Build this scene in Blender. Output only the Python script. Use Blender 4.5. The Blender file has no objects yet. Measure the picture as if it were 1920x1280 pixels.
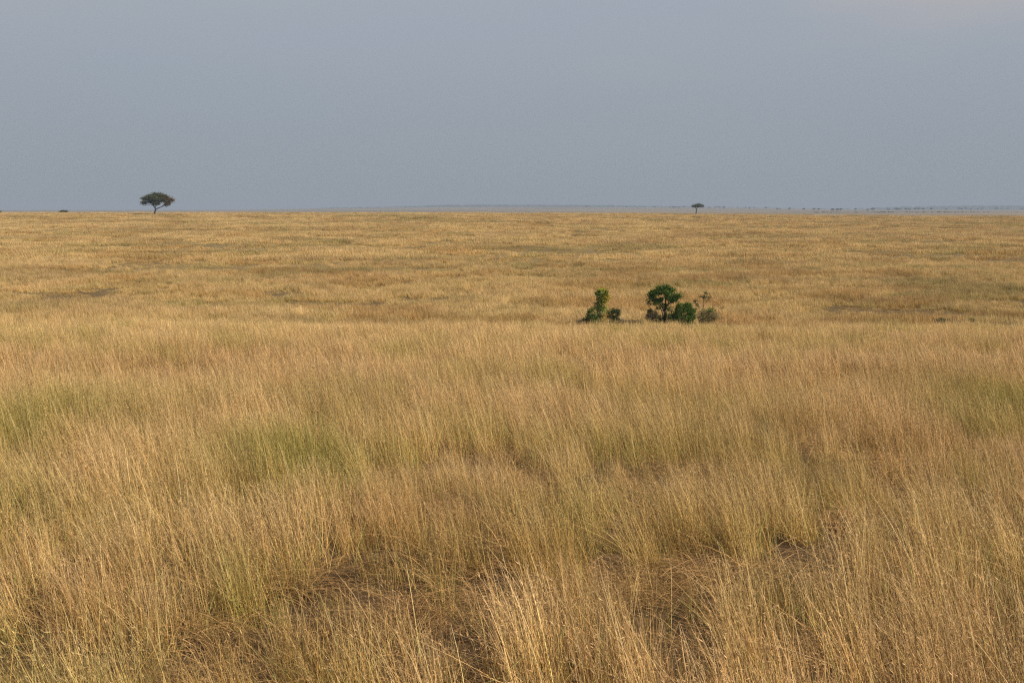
import bpy, math, random
import numpy as np
from mathutils import Vector, Euler

# ------------------------------------------------------------------ camera, sky, sun, exposure
SC = bpy.context.scene
COL = SC.collection
F = 1867.0                     # focal length in photo pixels (35 mm on a 36 mm wide frame)
PITCH = math.radians(7.54)
CAMZ = 3.0
cam_d = bpy.data.cameras.new("camera")
cam_d.lens = 35.0; cam_d.sensor_width = 36.0
cam_d.clip_start = 0.1; cam_d.clip_end = 60000
cam = bpy.data.objects.new("camera", cam_d); COL.objects.link(cam)
cam.location = (0, 0, CAMZ)
cam.rotation_euler = (math.pi/2 - PITCH, 0, 0)
SC.camera = cam

SUN_EL = math.radians(40)
SUN_DIR = Vector((0.84, -0.38, 0)).normalized()      # horizontal direction towards the sun
SUN_AZ = math.atan2(SUN_DIR.x, SUN_DIR.y)
sd = Vector((SUN_DIR.x*math.cos(SUN_EL), SUN_DIR.y*math.cos(SUN_EL), math.sin(SUN_EL)))
sun_d = bpy.data.lights.new("sun", "SUN"); sun_d.energy = 5.0; sun_d.angle = math.radians(0.6)
sun_d.color = (1.0, 0.92, 0.79)
sun = bpy.data.objects.new("sun", sun_d); COL.objects.link(sun)
sun.rotation_euler = sd.to_track_quat('Z', 'Y').to_euler()
sun.location = (0, 0, 60)

SC.view_settings.view_transform = 'Standard'
SC.view_settings.look = 'None'
SC.view_settings.exposure = 0.42
SC.view_settings.gamma = 1.0
SC.view_settings.use_curve_mapping = False
SC.cycles.max_bounces = 6
SC.cycles.diffuse_bounces = 2
SC.cycles.transmission_bounces = 3
SC.cycles.volume_bounces = 0
SC.cycles.use_denoising = False
SC.cycles.pixel_filter_type = 'BLACKMAN_HARRIS'; SC.cycles.filter_width = 1.25

world = bpy.data.worlds.new("World"); SC.world = world; world.use_nodes = True
nt = world.node_tree; N = nt.nodes; L = nt.links; N.clear()
out = N.new("ShaderNodeOutputWorld"); bg = N.new("ShaderNodeBackground")
sky = N.new("ShaderNodeTexSky"); sky.sky_type = 'NISHITA'; sky.sun_disc = False
sky.sun_elevation = SUN_EL; sky.sun_rotation = SUN_AZ
sky.dust_density = 4.0; sky.air_density = 1.2
tc = N.new("ShaderNodeTexCoord"); sep = N.new("ShaderNodeSeparateXYZ")
L.new(tc.outputs['Generated'], sep.inputs[0])
ramp = N.new("ShaderNodeValToRGB"); L.new(sep.outputs['Z'], ramp.inputs[0])
def lin(c): return tuple(((v/255)/12.92 if v/255 <= .04045 else ((v/255+.055)/1.055)**2.4) for v in c)
SKY_STOPS = [(0.0, (149,157,165)), (0.07, (154,162,171)), (0.16, (160,168,179)), (0.24, (166,174,184)), (1.0, (182,188,198))]
e = ramp.color_ramp.elements
e[0].position = 0.0; e[0].color = (*lin(SKY_STOPS[0][1]), 1)
e[1].position = 1.0; e[1].color = (*lin(SKY_STOPS[-1][1]), 1)
for p, c in SKY_STOPS[1:-1]:
    q = e.new(p); q.color = (*lin(c), 1)
# veil of thin cloud: soft streaks, warmer where the cloud is lit
mp = N.new("ShaderNodeMapping"); mp.inputs['Scale'].default_value = (2.2, 2.2, 9.0)
L.new(tc.outputs['Generated'], mp.inputs[0])
nz = N.new("ShaderNodeTexNoise"); nz.inputs['Scale'].default_value = 1.3; nz.inputs['Detail'].default_value = 5
nz.inputs['Roughness'].default_value = 0.45
L.new(mp.outputs[0], nz.inputs['Vector'])
cr = N.new("ShaderNodeMapRange"); cr.inputs['From Min'].default_value = 0.34; cr.inputs['From Max'].default_value = 0.58
L.new(nz.outputs['Fac'], cr.inputs['Value'])
hi = N.new("ShaderNodeMapRange"); hi.inputs['From Min'].default_value = 0.11; hi.inputs['From Max'].default_value = 0.20
L.new(sep.outputs['Z'], hi.inputs['Value'])
rx = N.new("ShaderNodeMapRange"); rx.inputs['From Min'].default_value = 0.05; rx.inputs['From Max'].default_value = 0.42
rx.inputs['To Min'].default_value = 0.15
L.new(sep.outputs['X'], rx.inputs['Value'])
m1 = N.new("ShaderNodeMath"); m1.operation = 'MULTIPLY'; L.new(cr.outputs[0], m1.inputs[0]); L.new(hi.outputs[0], m1.inputs[1])
m2 = N.new("ShaderNodeMath"); m2.operation = 'MULTIPLY'; L.new(m1.outputs[0], m2.inputs[0]); L.new(rx.outputs[0], m2.inputs[1])
m3 = N.new("ShaderNodeMath"); m3.operation = 'MULTIPLY'; L.new(m2.outputs[0], m3.inputs[0]); m3.inputs[1].default_value = 0.85
cl = N.new("ShaderNodeMix"); cl.data_type = 'RGBA'; L.new(m3.outputs[0], cl.inputs[0])
L.new(ramp.outputs[0], cl.inputs[6]); cl.inputs[7].default_value = (*lin((188,181,180)), 1)
# bluish gaps
nz2 = N.new("ShaderNodeTexNoise"); nz2.inputs['Scale'].default_value = 0.9; nz2.inputs['Detail'].default_value = 3
L.new(mp.outputs[0], nz2.inputs['Vector'])
c2 = N.new("ShaderNodeMapRange"); c2.inputs['From Min'].default_value = 0.35; c2.inputs['From Max'].default_value = 0.7
c2.inputs['To Max'].default_value = 0.35
L.new(nz2.outputs['Fac'], c2.inputs['Value'])
bl = N.new("ShaderNodeMix"); bl.data_type = 'RGBA'; bl.blend_type = 'MULTIPLY'; L.new(c2.outputs[0], bl.inputs[0])
L.new(cl.outputs[2], bl.inputs[6]); bl.inputs[7].default_value = (0.90, 0.98, 1.04, 1)
# thin the physical sky under the veil
sc_ = N.new("ShaderNodeMix"); sc_.data_type = 'RGBA'; sc_.blend_type = 'MULTIPLY'; sc_.inputs[0].default_value = 1
L.new(sky.outputs[0], sc_.inputs[6]); sc_.inputs[7].default_value = (0.06, 0.06, 0.06, 1)
mx = N.new("ShaderNodeMix"); mx.data_type = 'RGBA'; mx.inputs[0].default_value = 0.93
L.new(sc_.outputs[2], mx.inputs[6]); L.new(bl.outputs[2], mx.inputs[7])
L.new(mx.outputs[2], bg.inputs[0]); bg.inputs[1].default_value = 0.765
L.new(bg.outputs[0], out.inputs[0])

# ------------------------------------------------------------------ helpers
rng = np.random.default_rng(7)
random.seed(11)

def tag(o, label=None, cat=None, group=None, kind=None):
    if label: o['label'] = label
    if cat: o['category'] = cat
    if group: o['group'] = group
    if kind: o['kind'] = kind
    return o

def empty(name, loc, rz=0.0):
    o = bpy.data.objects.new(name, None); COL.objects.link(o)
    o.location = loc; o.rotation_euler = (0, 0, rz); o.empty_display_size = 0.2
    return o

def mesh_obj(name, verts, faces, mat, parent=None, cols=None, smooth=False, link=True):
    me = bpy.data.meshes.new(name)
    verts = np.asarray(verts, dtype=np.float32)
    if isinstance(faces, np.ndarray):
        nf, k = faces.shape
        me.vertices.add(len(verts)); me.vertices.foreach_set('co', verts.ravel())
        me.loops.add(nf*k); me.loops.foreach_set('vertex_index', faces.ravel().astype(np.int32))
        me.polygons.add(nf)
        me.polygons.foreach_set('loop_start', np.arange(0, nf*k, k, dtype=np.int32))
        me.update(calc_edges=True)
    else:
        me.from_pydata(verts.tolist(), [], faces)
    if cols is not None:
        a = me.color_attributes.new('tone', 'FLOAT_COLOR', 'POINT')
        c = np.ones((len(verts), 4), np.float32); c[:, :3] = cols
        a.data.foreach_set('color', c.ravel())
    if smooth:
        me.polygons.foreach_set('use_smooth', np.ones(len(me.polygons), bool))
    me.materials.append(mat); me.update()
    o = bpy.data.objects.new(name, me)
    if link: COL.objects.link(o)
    if parent: o.parent = parent
    return o

_H = np.random.default_rng(3).random((512, 512)).astype(np.float64)
def vnoise(x, y):
    xi = np.floor(x).astype(int); yi = np.floor(y).astype(int)
    fx = x-xi; fy = y-yi
    fx = fx*fx*(3-2*fx); fy = fy*fy*(3-2*fy)
    a = _H[xi & 511, yi & 511]; b = _H[(xi+1) & 511, yi & 511]
    c = _H[xi & 511, (yi+1) & 511]; d = _H[(xi+1) & 511, (yi+1) & 511]
    return (a*(1-fx)+b*fx)*(1-fy)+(c*(1-fx)+d*fx)*fy
def fbm(x, y, s, o=3, seed=0):
    x = np.asarray(x, float)/s+seed*17.3+91; y = np.asarray(y, float)/s+seed*7.7+57
    v = 0; a = 1; t = 0
    for i in range(o):
        v = v+a*vnoise(x, y); t += a; a *= 0.5; x = x*2.03+5.1; y = y*2.03+3.7
    return v/t
def sstep(a, b, v):
    t = np.clip((v-a)/(b-a), 0, 1); return t*t*(3-2*t)

# ------------------------------------------------------------------ terrain
HG = 0.85
def t_of_y(y): return math.tan(PITCH+math.atan((y-640)/F))      # downward slope of the line of sight
PROF = [(-400,0.6),(-60,0.5),(0,0.15),(5,0.0),(8,-.16),(12,-.48),(20,-1.10),(30,-1.88),(40,-2.68),(48,-3.38),(60,-4.85),(75,-6.85),
        (88,-7.95),(100,-8.3),(130,-8.15),(200,-6.5),(300,-4.4),(400,-2.1),(480,-.15),(540,.45),(600,.35),(750,-.1),(900,-0.7),
        (1200,-1.7),(1700,-2.4),(2600,-2.0),(12500,-2.0)]
_px = np.array([p[0] for p in PROF], float); _py = np.array([p[1] for p in PROF], float)
_m = np.gradient(_py, _px)
def prof(d):
    d = np.clip(d, _px[0], _px[-1]-1e-3)
    i = np.clip(np.searchsorted(_px, d, side='right')-1, 0, len(_px)-2)
    h = _px[i+1]-_px[i]; t = (d-_px[i])/h
    return ((2*t**3-3*t**2+1)*_py[i]+(t**3-2*t**2+t)*h*_m[i]+(-2*t**3+3*t**2)*_py[i+1]+(t**3-t**2)*h*_m[i+1])
def ground_z(x, y):
    x = np.asarray(x, float); y = np.asarray(y, float)
    z = prof(y)
    yy = np.maximum(y, 1)
    b = x/yy                                             # bearing
    w = sstep(150, 420, y)*(1-sstep(1100, 1700, y))
    z = z-w*np.minimum(yy, 900)*0.0034*sstep(-0.10, 0.55, b)
    z = z-sstep(30, 90, y)*(1-sstep(100, 170, y))*0.25*sstep(-.1, -.5, b)*-1
    z = z+(fbm(x, y, 9, 2, 1)-.5)*(0.22*sstep(5, 25, y)+.35*sstep(55, 120, y))
    z = z+(fbm(x, y, 24, 2, 4)-.5)*0.55*sstep(22, 45, y)*(1-sstep(60, 80, y))
    z = z+(fbm(x, y, 45, 3, 2)-.5)*1.0*sstep(55, 160, y)*(1-sstep(360, 470, y)*0.75)
    # the far plain climbs gently towards the hills in the middle of the view
    rise = sstep(2300, 7200, y)*(19*sstep(-0.35, -0.05, b)*(1-sstep(0.16, 0.40, b))+1.5)
    return z+rise

def build_ground():
    rad = np.concatenate([np.linspace(0, 4, 5), np.geomspace(5, 12300, 330)])
    ang = np.concatenate([np.radians(np.linspace(-36, 36, 241)), np.radians(np.linspace(40, 320, 57))])
    R, A = np.meshgrid(rad, ang, indexing='ij')
    X = R*np.sin(A); Y = R*np.cos(A)
    Z = ground_z(X, Y)
    V = np.stack([X, Y, Z], -1).reshape(-1, 3)
    nr, na = R.shape
    i, j = np.meshgrid(np.arange(nr-1), np.arange(na), indexing='ij')
    j2 = (j+1) % na
    Fq = np.stack([i*na+j, (i+1)*na+j, (i+1)*na+j2, i*na+j2], -1).reshape(-1, 4)
    return V, Fq

def nodes_mat(name, rough=1.0):
    m = bpy.data.materials.new(name); m.use_nodes = True
    nt = m.node_tree; b = nt.nodes['Principled BSDF']
    b.inputs['Roughness'].default_value = rough
    b.inputs['Specular IOR Level'].default_value = 0.1
    return m, nt, b

def ground_material():
    m, nt, b = nodes_mat('ground_soil_and_sward', 1.0); N = nt.nodes; L = nt.links
    g = N.new('ShaderNodeNewGeometry'); sp = N.new('ShaderNodeSeparateXYZ'); L.new(g.outputs['Position'], sp.inputs[0])
    def noise(scale, det, sx=1, sy=1):
        mp = N.new('ShaderNodeMapping'); mp.inputs['Scale'].default_value = (sx, sy, 1)
        L.new(g.outputs['Position'], mp.inputs[0])
        n = N.new('ShaderNodeTexNoise'); n.inputs['Scale'].default_value = scale; n.inputs['Detail'].default_value = det
        L.new(mp.outputs[0], n.inputs['Vector']); return n.outputs['Fac']
    def ramp(f, stops):
        r = N.new('ShaderNodeValToRGB'); L.new(f, r.inputs[0]); e = r.color_ramp.elements
        e[0].position, e[0].color = stops[0][0], (*stops[0][1], 1); e[1].position, e[1].color = stops[-1][0], (*stops[-1][1], 1)
        for p, c in stops[1:-1]: q = e.new(p); q.color = (*c, 1)
        return r.outputs[0]
    def mix(f, a, c):
        x = N.new('ShaderNodeMix'); x.data_type = 'RGBA'; L.new(f, x.inputs[0]); L.new(a, x.inputs[6]); L.new(c, x.inputs[7]); return x.outputs[2]
    soil = ramp(noise(6, 6), [(.3, (.040, .024, .012)), (.55, (.075, .046, .022)), (.75, (.14, .09, .045))])
    sward = ramp(noise(.05, 6), [(.3, (.10, .072, .032)), (.5, (.15, .105, .046)), (.7, (.21, .15, .068))])
    plain = ramp(noise(.006, 5, .25, 1.0), [(.35, (.10, .082, .06)), (.5, (.165, .132, .092)), (.65, (.23, .185, .13))])
    def mr(a, c):
        r = N.new('ShaderNodeMapRange'); r.inputs['From Min'].default_value = a; r.inputs['From Max'].default_value = c
        L.new(sp.outputs['Y'], r.inputs['Value']); return r.outputs[0]
    c = mix(mr(60, 200), soil, sward)
    c = mix(mr(800, 1150), c, plain)
    L.new(c, b.inputs['Base Color'])
    bp = N.new('ShaderNodeBump'); bp.inputs['Distance'].default_value = 0.05; bp.inputs['Strength'].default_value = 0.6
    L.new(noise(18, 6), bp.inputs['Height']); L.new(bp.outputs[0], b.inputs['Normal'])
    return m
V, Fq = build_ground()
ground = mesh_obj('ground', V, Fq, ground_material(), smooth=True)
tag(ground, kind='structure')

# ------------------------------------------------------------------ leafy / bladed materials
def foliage_mat(name, base, transl=0.35, use_inst=False, rough=0.7):
    """diffuse + translucent surface, colour = base x per-leaf tone (x per-instance tint for the grass)"""
    m = bpy.data.materials.new(name); m.use_nodes = True
    nt = m.node_tree; N = nt.nodes; L = nt.links; N.clear()
    o = N.new('ShaderNodeOutputMaterial'); a = N.new('ShaderNodeAttribute'); a.attribute_name = 'tone'
    c = N.new('ShaderNodeMix'); c.data_type = 'RGBA'; c.blend_type = 'MULTIPLY'; c.inputs[0].default_value = 1
    L.new(a.outputs['Color'], c.inputs[6]); c.inputs[7].default_value = (*base, 1)
    colr = c.outputs[2]
    if use_inst:
        t = N.new('ShaderNodeAttribute'); t.attribute_type = 'INSTANCER'; t.attribute_name = 'tint'
        L.new(t.outputs['Color'], c.inputs[7])
    d = N.new('ShaderNodeBsdfDiffuse'); tr = N.new('ShaderNodeBsdfTranslucent')
    g = N.new('ShaderNodeBsdfGlossy'); g.inputs['Roughness'].default_value = 0.45
    g.inputs['Color'].default_value = (.9, .9, .9, 1)
    L.new(colr, d.inputs['Color']); L.new(colr, tr.inputs['Color'])
    x = N.new('ShaderNodeMixShader'); x.inputs[0].default_value = transl
    L.new(d.outputs[0], x.inputs[1]); L.new(tr.outputs[0], x.inputs[2])
    y = N.new('ShaderNodeMixShader'); y.inputs[0].default_value = 0.012
    L.new(x.outputs[0], y.inputs[1]); L.new(g.outputs[0], y.inputs[2])
    L.new(y.outputs[0], o.inputs['Surface'])
    return m
MG = foliage_mat('dry_grass_blades', (1, 1, 1), 0.20, True)

# ------------------------------------------------------------------ grass tufts
LEANX = -0.20      # the wind leans every stem to the left
class GB:          # collects ribbons and small leaves, then makes one mesh
    def __init__(s): s.V = []; s.F = []; s.C = []; s.n = 0
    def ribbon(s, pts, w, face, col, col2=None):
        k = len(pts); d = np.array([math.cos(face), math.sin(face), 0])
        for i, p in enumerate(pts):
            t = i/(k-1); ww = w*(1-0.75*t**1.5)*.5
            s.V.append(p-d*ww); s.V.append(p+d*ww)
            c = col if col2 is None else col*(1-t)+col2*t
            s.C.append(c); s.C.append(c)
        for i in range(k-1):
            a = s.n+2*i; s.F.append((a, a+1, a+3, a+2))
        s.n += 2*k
    def spike(s, p, dirv, ln, w, col, r):
        u = np.cross(dirv, np.array([r.normal(), r.normal(), r.normal()])); u /= np.linalg.norm(u)+1e-9
        q = [p, p+dirv*ln*.5+u*w*.5, p+dirv*ln, p+dirv*ln*.5-u*w*.5]
        for v in q: s.V.append(v); s.C.append(col)
        s.F.append((s.n, s.n+1, s.n+2, s.n+3)); s.n += 4
    def done(s, name): return mesh_obj(name, np.array(s.V), np.array(s.F, dtype=np.int32), MG, cols=np.array(s.C), link=False)

def stem_pts(r, base, h, lx, ly, bend, k):
    pts = []
    for i in range(k):
        t = i/(k-1)
        o = np.array([lx*h*(t*(1-bend)+bend*t*t), ly*h*(t*(1-bend)+bend*t*t), h*t*(1-0.12*bend*t*abs(lx)*2)])
        pts.append(base+o)
    return pts
TAN = np.array([1.0, .93, .80])
def tuft(name, r, n_stem, n_leaf, radius, w, heads, hmin=.62, hmax=1.05, k=5, wild=.06, headscale=1.0, spread=.20):
    g = GB()
    for i in range(n_stem):
        a = r.random()*6.283; q = radius*math.sqrt(r.random())
        b = np.array([q*math.cos(a), q*math.sin(a), 0.0])
        h = r.uniform(hmin, hmax)
        lx = LEANX*r.uniform(.35, 1.5)+r.normal()*spread*.6; ly = r.normal()*spread
        if r.random() < wild: lx += r.choice([-1, 1])*r.uniform(.5, 1.2); h *= .75
        v = r.choice([.40, .60, .85, 1.1, 1.35, 1.5])**(1.0 if heads > 1 else .4)*r.uniform(.88, 1.12)
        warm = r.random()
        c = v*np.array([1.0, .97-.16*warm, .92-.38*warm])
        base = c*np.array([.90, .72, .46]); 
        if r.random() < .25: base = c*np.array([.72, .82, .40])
        pts = stem_pts(r, b, h, lx, ly, r.uniform(.1, .8), k)
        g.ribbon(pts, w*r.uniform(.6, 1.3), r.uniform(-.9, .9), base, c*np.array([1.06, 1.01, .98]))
        for _ in range(heads):
            t = r.uniform(.66, 1.0); j = min(int(t*(k-1)), k-2); ft = t*(k-1)-j
            p = pts[j]*(1-ft)+pts[j+1]*ft
            dv = np.array([r.normal()*.35-.30, r.normal()*.35, r.uniform(-.1, 1.0)]); dv /= np.linalg.norm(dv)
            rv = r.uniform(.5, 1.15)
            hc = np.array([1.0, .76, .58])*rv*(.42 if r.random() < .3 else 1) if r.random() < .75 else np.array([1.12, .96, .80])*rv
            g.spike(p, dv, headscale*r.uniform(.02, .055), headscale*r.uniform(.003, .0065), hc, r)
    for i in range(n_leaf):
        a = r.random()*6.283; q = radius*math.sqrt(r.random())
        b = np.array([q*math.cos(a), q*math.sin(a), 0.0])
        h = r.uniform(.22, .62)
        c = r.uniform(.6, 1.1)*np.array([1.0, .84, .56]) if r.random() < .7 else r.uniform(.7, 1.1)*np.array([.78, .98, .50])
        g.ribbon(stem_pts(r, b, h, LEANX*.6+r.normal()*.55, r.normal()*.55, r.uniform(.5, 1), 4), w*1.25*r.uniform(.7, 1.3), r.random()*3.14, c)
    return g.done(name)
def litter(name, r, n, radius, w):
    g = GB()
    for i in range(n):
        a = r.random()*6.283; q = radius*math.sqrt(r.random())
        p0 = np.array([q*math.cos(a), q*math.sin(a), r.uniform(.01, .09)])
        th = r.normal()*.55+(math.pi if r.random() < .5 else 0); ln = r.uniform(.15, .6)
        d = np.array([math.cos(th), math.sin(th)*.8, r.uniform(-.05, .22)])
        pts = [p0+d*ln*t+np.array([0, 0, .06*math.sin(t*3)]) for t in (0, .35, .7, 1)]
        v = r.choice([.35, .7, 1.1, 1.7])*r.uniform(.85, 1.15)
        c = v*np.array([1.0, .86, .66]) if r.random() < .75 else v*np.array([.75, .62, .52])
        fa = th+math.pi/2
        g.ribbon(pts, w*r.uniform(.7, 1.4), fa, c)
    for i in range(int(n*.25)):
        a = r.random()*6.283; q = radius*math.sqrt(r.random())
        b = np.array([q*math.cos(a), q*math.sin(a), 0.0])
        g.ribbon(stem_pts(r, b, r.uniform(.1, .38), r.normal()*.6, r.normal()*.6, .5, 4), w, r.random()*3.14, r.uniform(.6, 1.1)*np.array([1, .86, .62]))
    return g.done(name)

protos = bpy.data.collections.new('grass_tufts')
IDX = {}
def addp(kind, objs):
    IDX[kind] = (len(protos.objects), len(objs))
    for o in objs: protos.objects.link(o)
R_ = np.random.default_rng
P = []
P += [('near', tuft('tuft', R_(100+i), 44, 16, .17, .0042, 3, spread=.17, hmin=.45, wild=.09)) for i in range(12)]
P += [('litter', litter('tuft', R_(200+i), 110, .30, .0045)) for i in range(5)]
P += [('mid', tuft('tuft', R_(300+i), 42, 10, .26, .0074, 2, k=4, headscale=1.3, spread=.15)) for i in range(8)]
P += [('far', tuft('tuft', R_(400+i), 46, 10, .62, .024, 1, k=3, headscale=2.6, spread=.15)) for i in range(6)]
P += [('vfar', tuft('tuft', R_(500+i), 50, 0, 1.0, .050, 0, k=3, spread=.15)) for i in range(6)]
for n, (k, o) in enumerate(P):
    o.name = 'tuft_%02d' % n; protos.objects.link(o)
    a = IDX.get(k, (n, 0)); IDX[k] = (a[0], a[1]+1)

# named places in the sward: (x, y, rx, ry, height factor at the centre)
def place(px, y, d=None):          # photo column -> world x at ground distance d
    return (px-960)/F*math.hypot(d, CAMZ)
def d_ground(ypx):                 # distance where the line of sight at that photo row meets the soil
    t = t_of_y(ypx); ds = np.linspace(4, 60, 4000)
    g = (CAMZ-prof(ds))/ds
    return float(ds[np.argmax(g < t)])
def d_canopy(ypx, lo=4, hi=50):
    t = t_of_y(ypx); ds = np.linspace(lo, hi, 6000)
    g = (CAMZ-HG-prof(ds))/ds
    return float(ds[np.argmax(g < t)])
PITS = []
def pit(px, py, rpx, ry, h):
    d = d_ground(py); PITS.append((place(px, py, d), d-ry*.25, rpx/F*d, ry*1.5, h))
pit(850, 1120, 100, .4, .12); pit(620, 1180, 90, .35, .35)
pit(935, 1050, 60, .28, .08); pit(1170, 1010, 80, .2, .2); pit(1330, 1030, 60, .2, .35)
pit(1590, 1000, 90, .34, .12); pit(1740, 1010, 60, .25, .3); pit(1290, 1225, 75, .30, .18)
pit(430, 1235, 150, .42, .28); pit(60, 1240, 110, .35, .15); pit(640, 1085, 60, .22, .25)
pit(1500, 1260, 90, .3, .3); pit(240, 1000, 70, .25, .5); pit(880, 900, 70, .35, .45)
def gap(px, py, rpx, h=.10, k=1.0):       # a gap deep enough to show the shaded foot of the stand behind it
    t = t_of_y(py); a = (CAMZ-.72-prof(7))/t; b = (CAMZ-.12-prof(8))/t
    PITS.append((place(px, py, (a+b)/2), (a+b)/2, rpx/F*(a+b)/2, (b-a)*.5*k, h))
gap(935, 1045, 48); gap(1160, 1000, 62, .18, .5); gap(1320, 1000, 62, .16, .7); gap(1570, 978, 85, .12, .8); gap(1700, 990, 45, .2, .7); gap(1290, 1215, 60, .15)
gap(680, 1060, 110, .2); gap(70, 1215, 110, .2); gap(420, 1010, 40, .3); gap(1860, 1060, 60, .35); gap(860, 880, 60, .45, .8); gap(1480, 1190, 50, .35)
PITS += [(-.42, 7.0, .55, .70, .10), (-.42, 6.0, .42, .35, .45), (-2.2, 5.9, .8, .45, .35)]
PITS += [(38.6, 114.0, 2.7, 4.6, .07), (36.6, 112.5, 1.8, 3.0, .12), (44.0, 90, 5.2, 3.6, .10), (39.8, 90.0, 2.8, 1.6, .3),
         (10.5, 88.5, 1.6, 1.6, .5)]
GREENS = []
def green(px, py, rpx, rd, a):
    d = d_canopy(py); GREENS.append((place(px, py, d), d, rpx/F*d, rd, a))
green(60, 745, 190, 3.0, .8); green(1500, 790, 160, 2, .5); green(250, 870, 120, 1.2, .35); green(1280, 720, 200, 2.5, .35); green(520, 790, 180, 2.2, .6); green(1330, 770, 170, 2.4, .5); green(1130, 840, 170, 1.6, .5)
green(1340, 930, 160, 1.2, .55); green(1880, 700, 120, 3, .7); green(1600, 850, 160, 1.5, .4); green(560, 960, 120, .5, .4)
green(640, 800, 120, 1.5, .5); green(60, 1180, 120, .6, .3)
green(1850, 940, 120, 1.0, .4)
REDS = []
def red(px, py, rpx, rd, a):
    d = d_canopy(py); REDS.append((place(px, py, d), d, rpx/F*d, rd, a))
red(780, 860, 150, 1.0, .7); red(1030, 930, 120, .8, .7); red(1300, 880, 100, .8, .5); red(200, 990, 90, .5, .7); red(1650, 1150, 220, .8, .5); red(1250, 1180, 160, .5, .5); red(850, 1010, 120, .4, .6); red(620, 1050, 80, .5, .6)
red(420, 640, 160, 5, .3); red(1780, 690, 120, 3, .1); red(1740, 1180, 130, .5, .4); red(450, 1180, 150, .5, .6)
def blobs(x, y, B):
    v = np.zeros_like(x)
    for bx, by, rx, ry, a in B:
        q = ((x-bx)/rx)**2+((y-by)/ry)**2
        v = np.maximum(v, a*np.exp(-q*.9))
    return v
def hfield(x, y):
    h = .84+.62*(fbm(x, y, 1.1, 2, 5)-.5)+.60*(fbm(x, y, 4.2, 2, 6)-.5)*sstep(4, 12, y)+.75*(fbm(x/1.6, y, 12, 2, 26)-.5)*sstep(50, 100, y)
    # scattered hollows, wider with distance
    h = h-.10*(1-sstep(9, 30, y))
    n = fbm(x, y, 2.6, 3, 7); h -= .50*sstep(.61, .70, n)*(1-sstep(40, 80, y)*.3)
    n = fbm(x/1.6, y, 8.0, 3, 8); h -= .55*sstep(.60, .68, n)*sstep(50, 90, y)
    n = fbm(x/1.4, y, 16.0, 3, 18); h -= .50*sstep(.58, .67, n)*sstep(120, 180, y)
    for bx, by, rx, ry, a in PITS:
        wob = 1+.5*(fbm(x, y, max(rx, ry)*.6, 2, 33)-.5)
        q = np.sqrt(((x-bx)/rx)**2+((y-by)/ry)**2)*wob
        k = 1-(sstep(.65, 1.25, q) if by > 30 else sstep(.82, 1.12, q))
        h = h*(1-k)+a*k
    return np.clip(h, .06+.16*sstep(30, 60, y)*(h > .12), 1.25)
C_STRAW = np.array([.53, .41, .21]); C_PINK = np.array([.53, .40, .215]); C_RUST = np.array([.37, .225, .085])
C_GREEN = np.array([.30, .30, .085]); C_PALE = np.array([.60, .475, .255]); C_OLIVE = np.array([.31, .27, .115])
def tint(x, y, h):
    n1 = fbm(x, y, 6, 3, 11)[:, None]; n2 = fbm(x/1.5, y, 22, 3, 12)[:, None]
    c = C_STRAW*(1-sstep(.42, .60, n1))+C_PINK*sstep(.42, .60, n1)
    k = sstep(.50, .66, fbm(x, y, 5, 3, 13)*.5+fbm(x/1.4, y, 26, 3, 14)*.5)[:, None]*.6
    c = c*(1-k)+C_PALE*k
    near = 1-sstep(50, 120, y)
    g = np.clip(blobs(x, y, GREENS)+.45*sstep(.56, .70, fbm(x, y, 2.2, 3, 15))+.50*sstep(.55, .65, fbm(x/1.6, y, 12, 3, 16))*sstep(60, 130, y), 0, .9)[:, None]
    c = c*(1-g)+np.where(near[:, None] > .5, C_GREEN, C_OLIVE)*g
    r = np.clip(.65*blobs(x, y, REDS)+.45*sstep(.56, .66, fbm(x/1.4, y, 8, 3, 17))*sstep(45, 80, y)+.15*sstep(.54, .68, fbm(x, y, 1.4, 3, 27))*(1-sstep(8, 26, y)), 0, .9)[:, None]
    c = c*(1-r)+C_RUST*r
    c = c*(.90+.22*fbm(x, y, .7, 2, 19)[:, None])
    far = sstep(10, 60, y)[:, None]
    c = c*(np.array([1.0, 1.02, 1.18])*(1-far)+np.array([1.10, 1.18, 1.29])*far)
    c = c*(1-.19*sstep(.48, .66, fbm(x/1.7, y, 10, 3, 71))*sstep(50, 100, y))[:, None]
    sp = .20*(1-sstep(60, 200, y))[:, None]
    return c*(1-sp+2*sp*rng.random((len(x), 1)))

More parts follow.
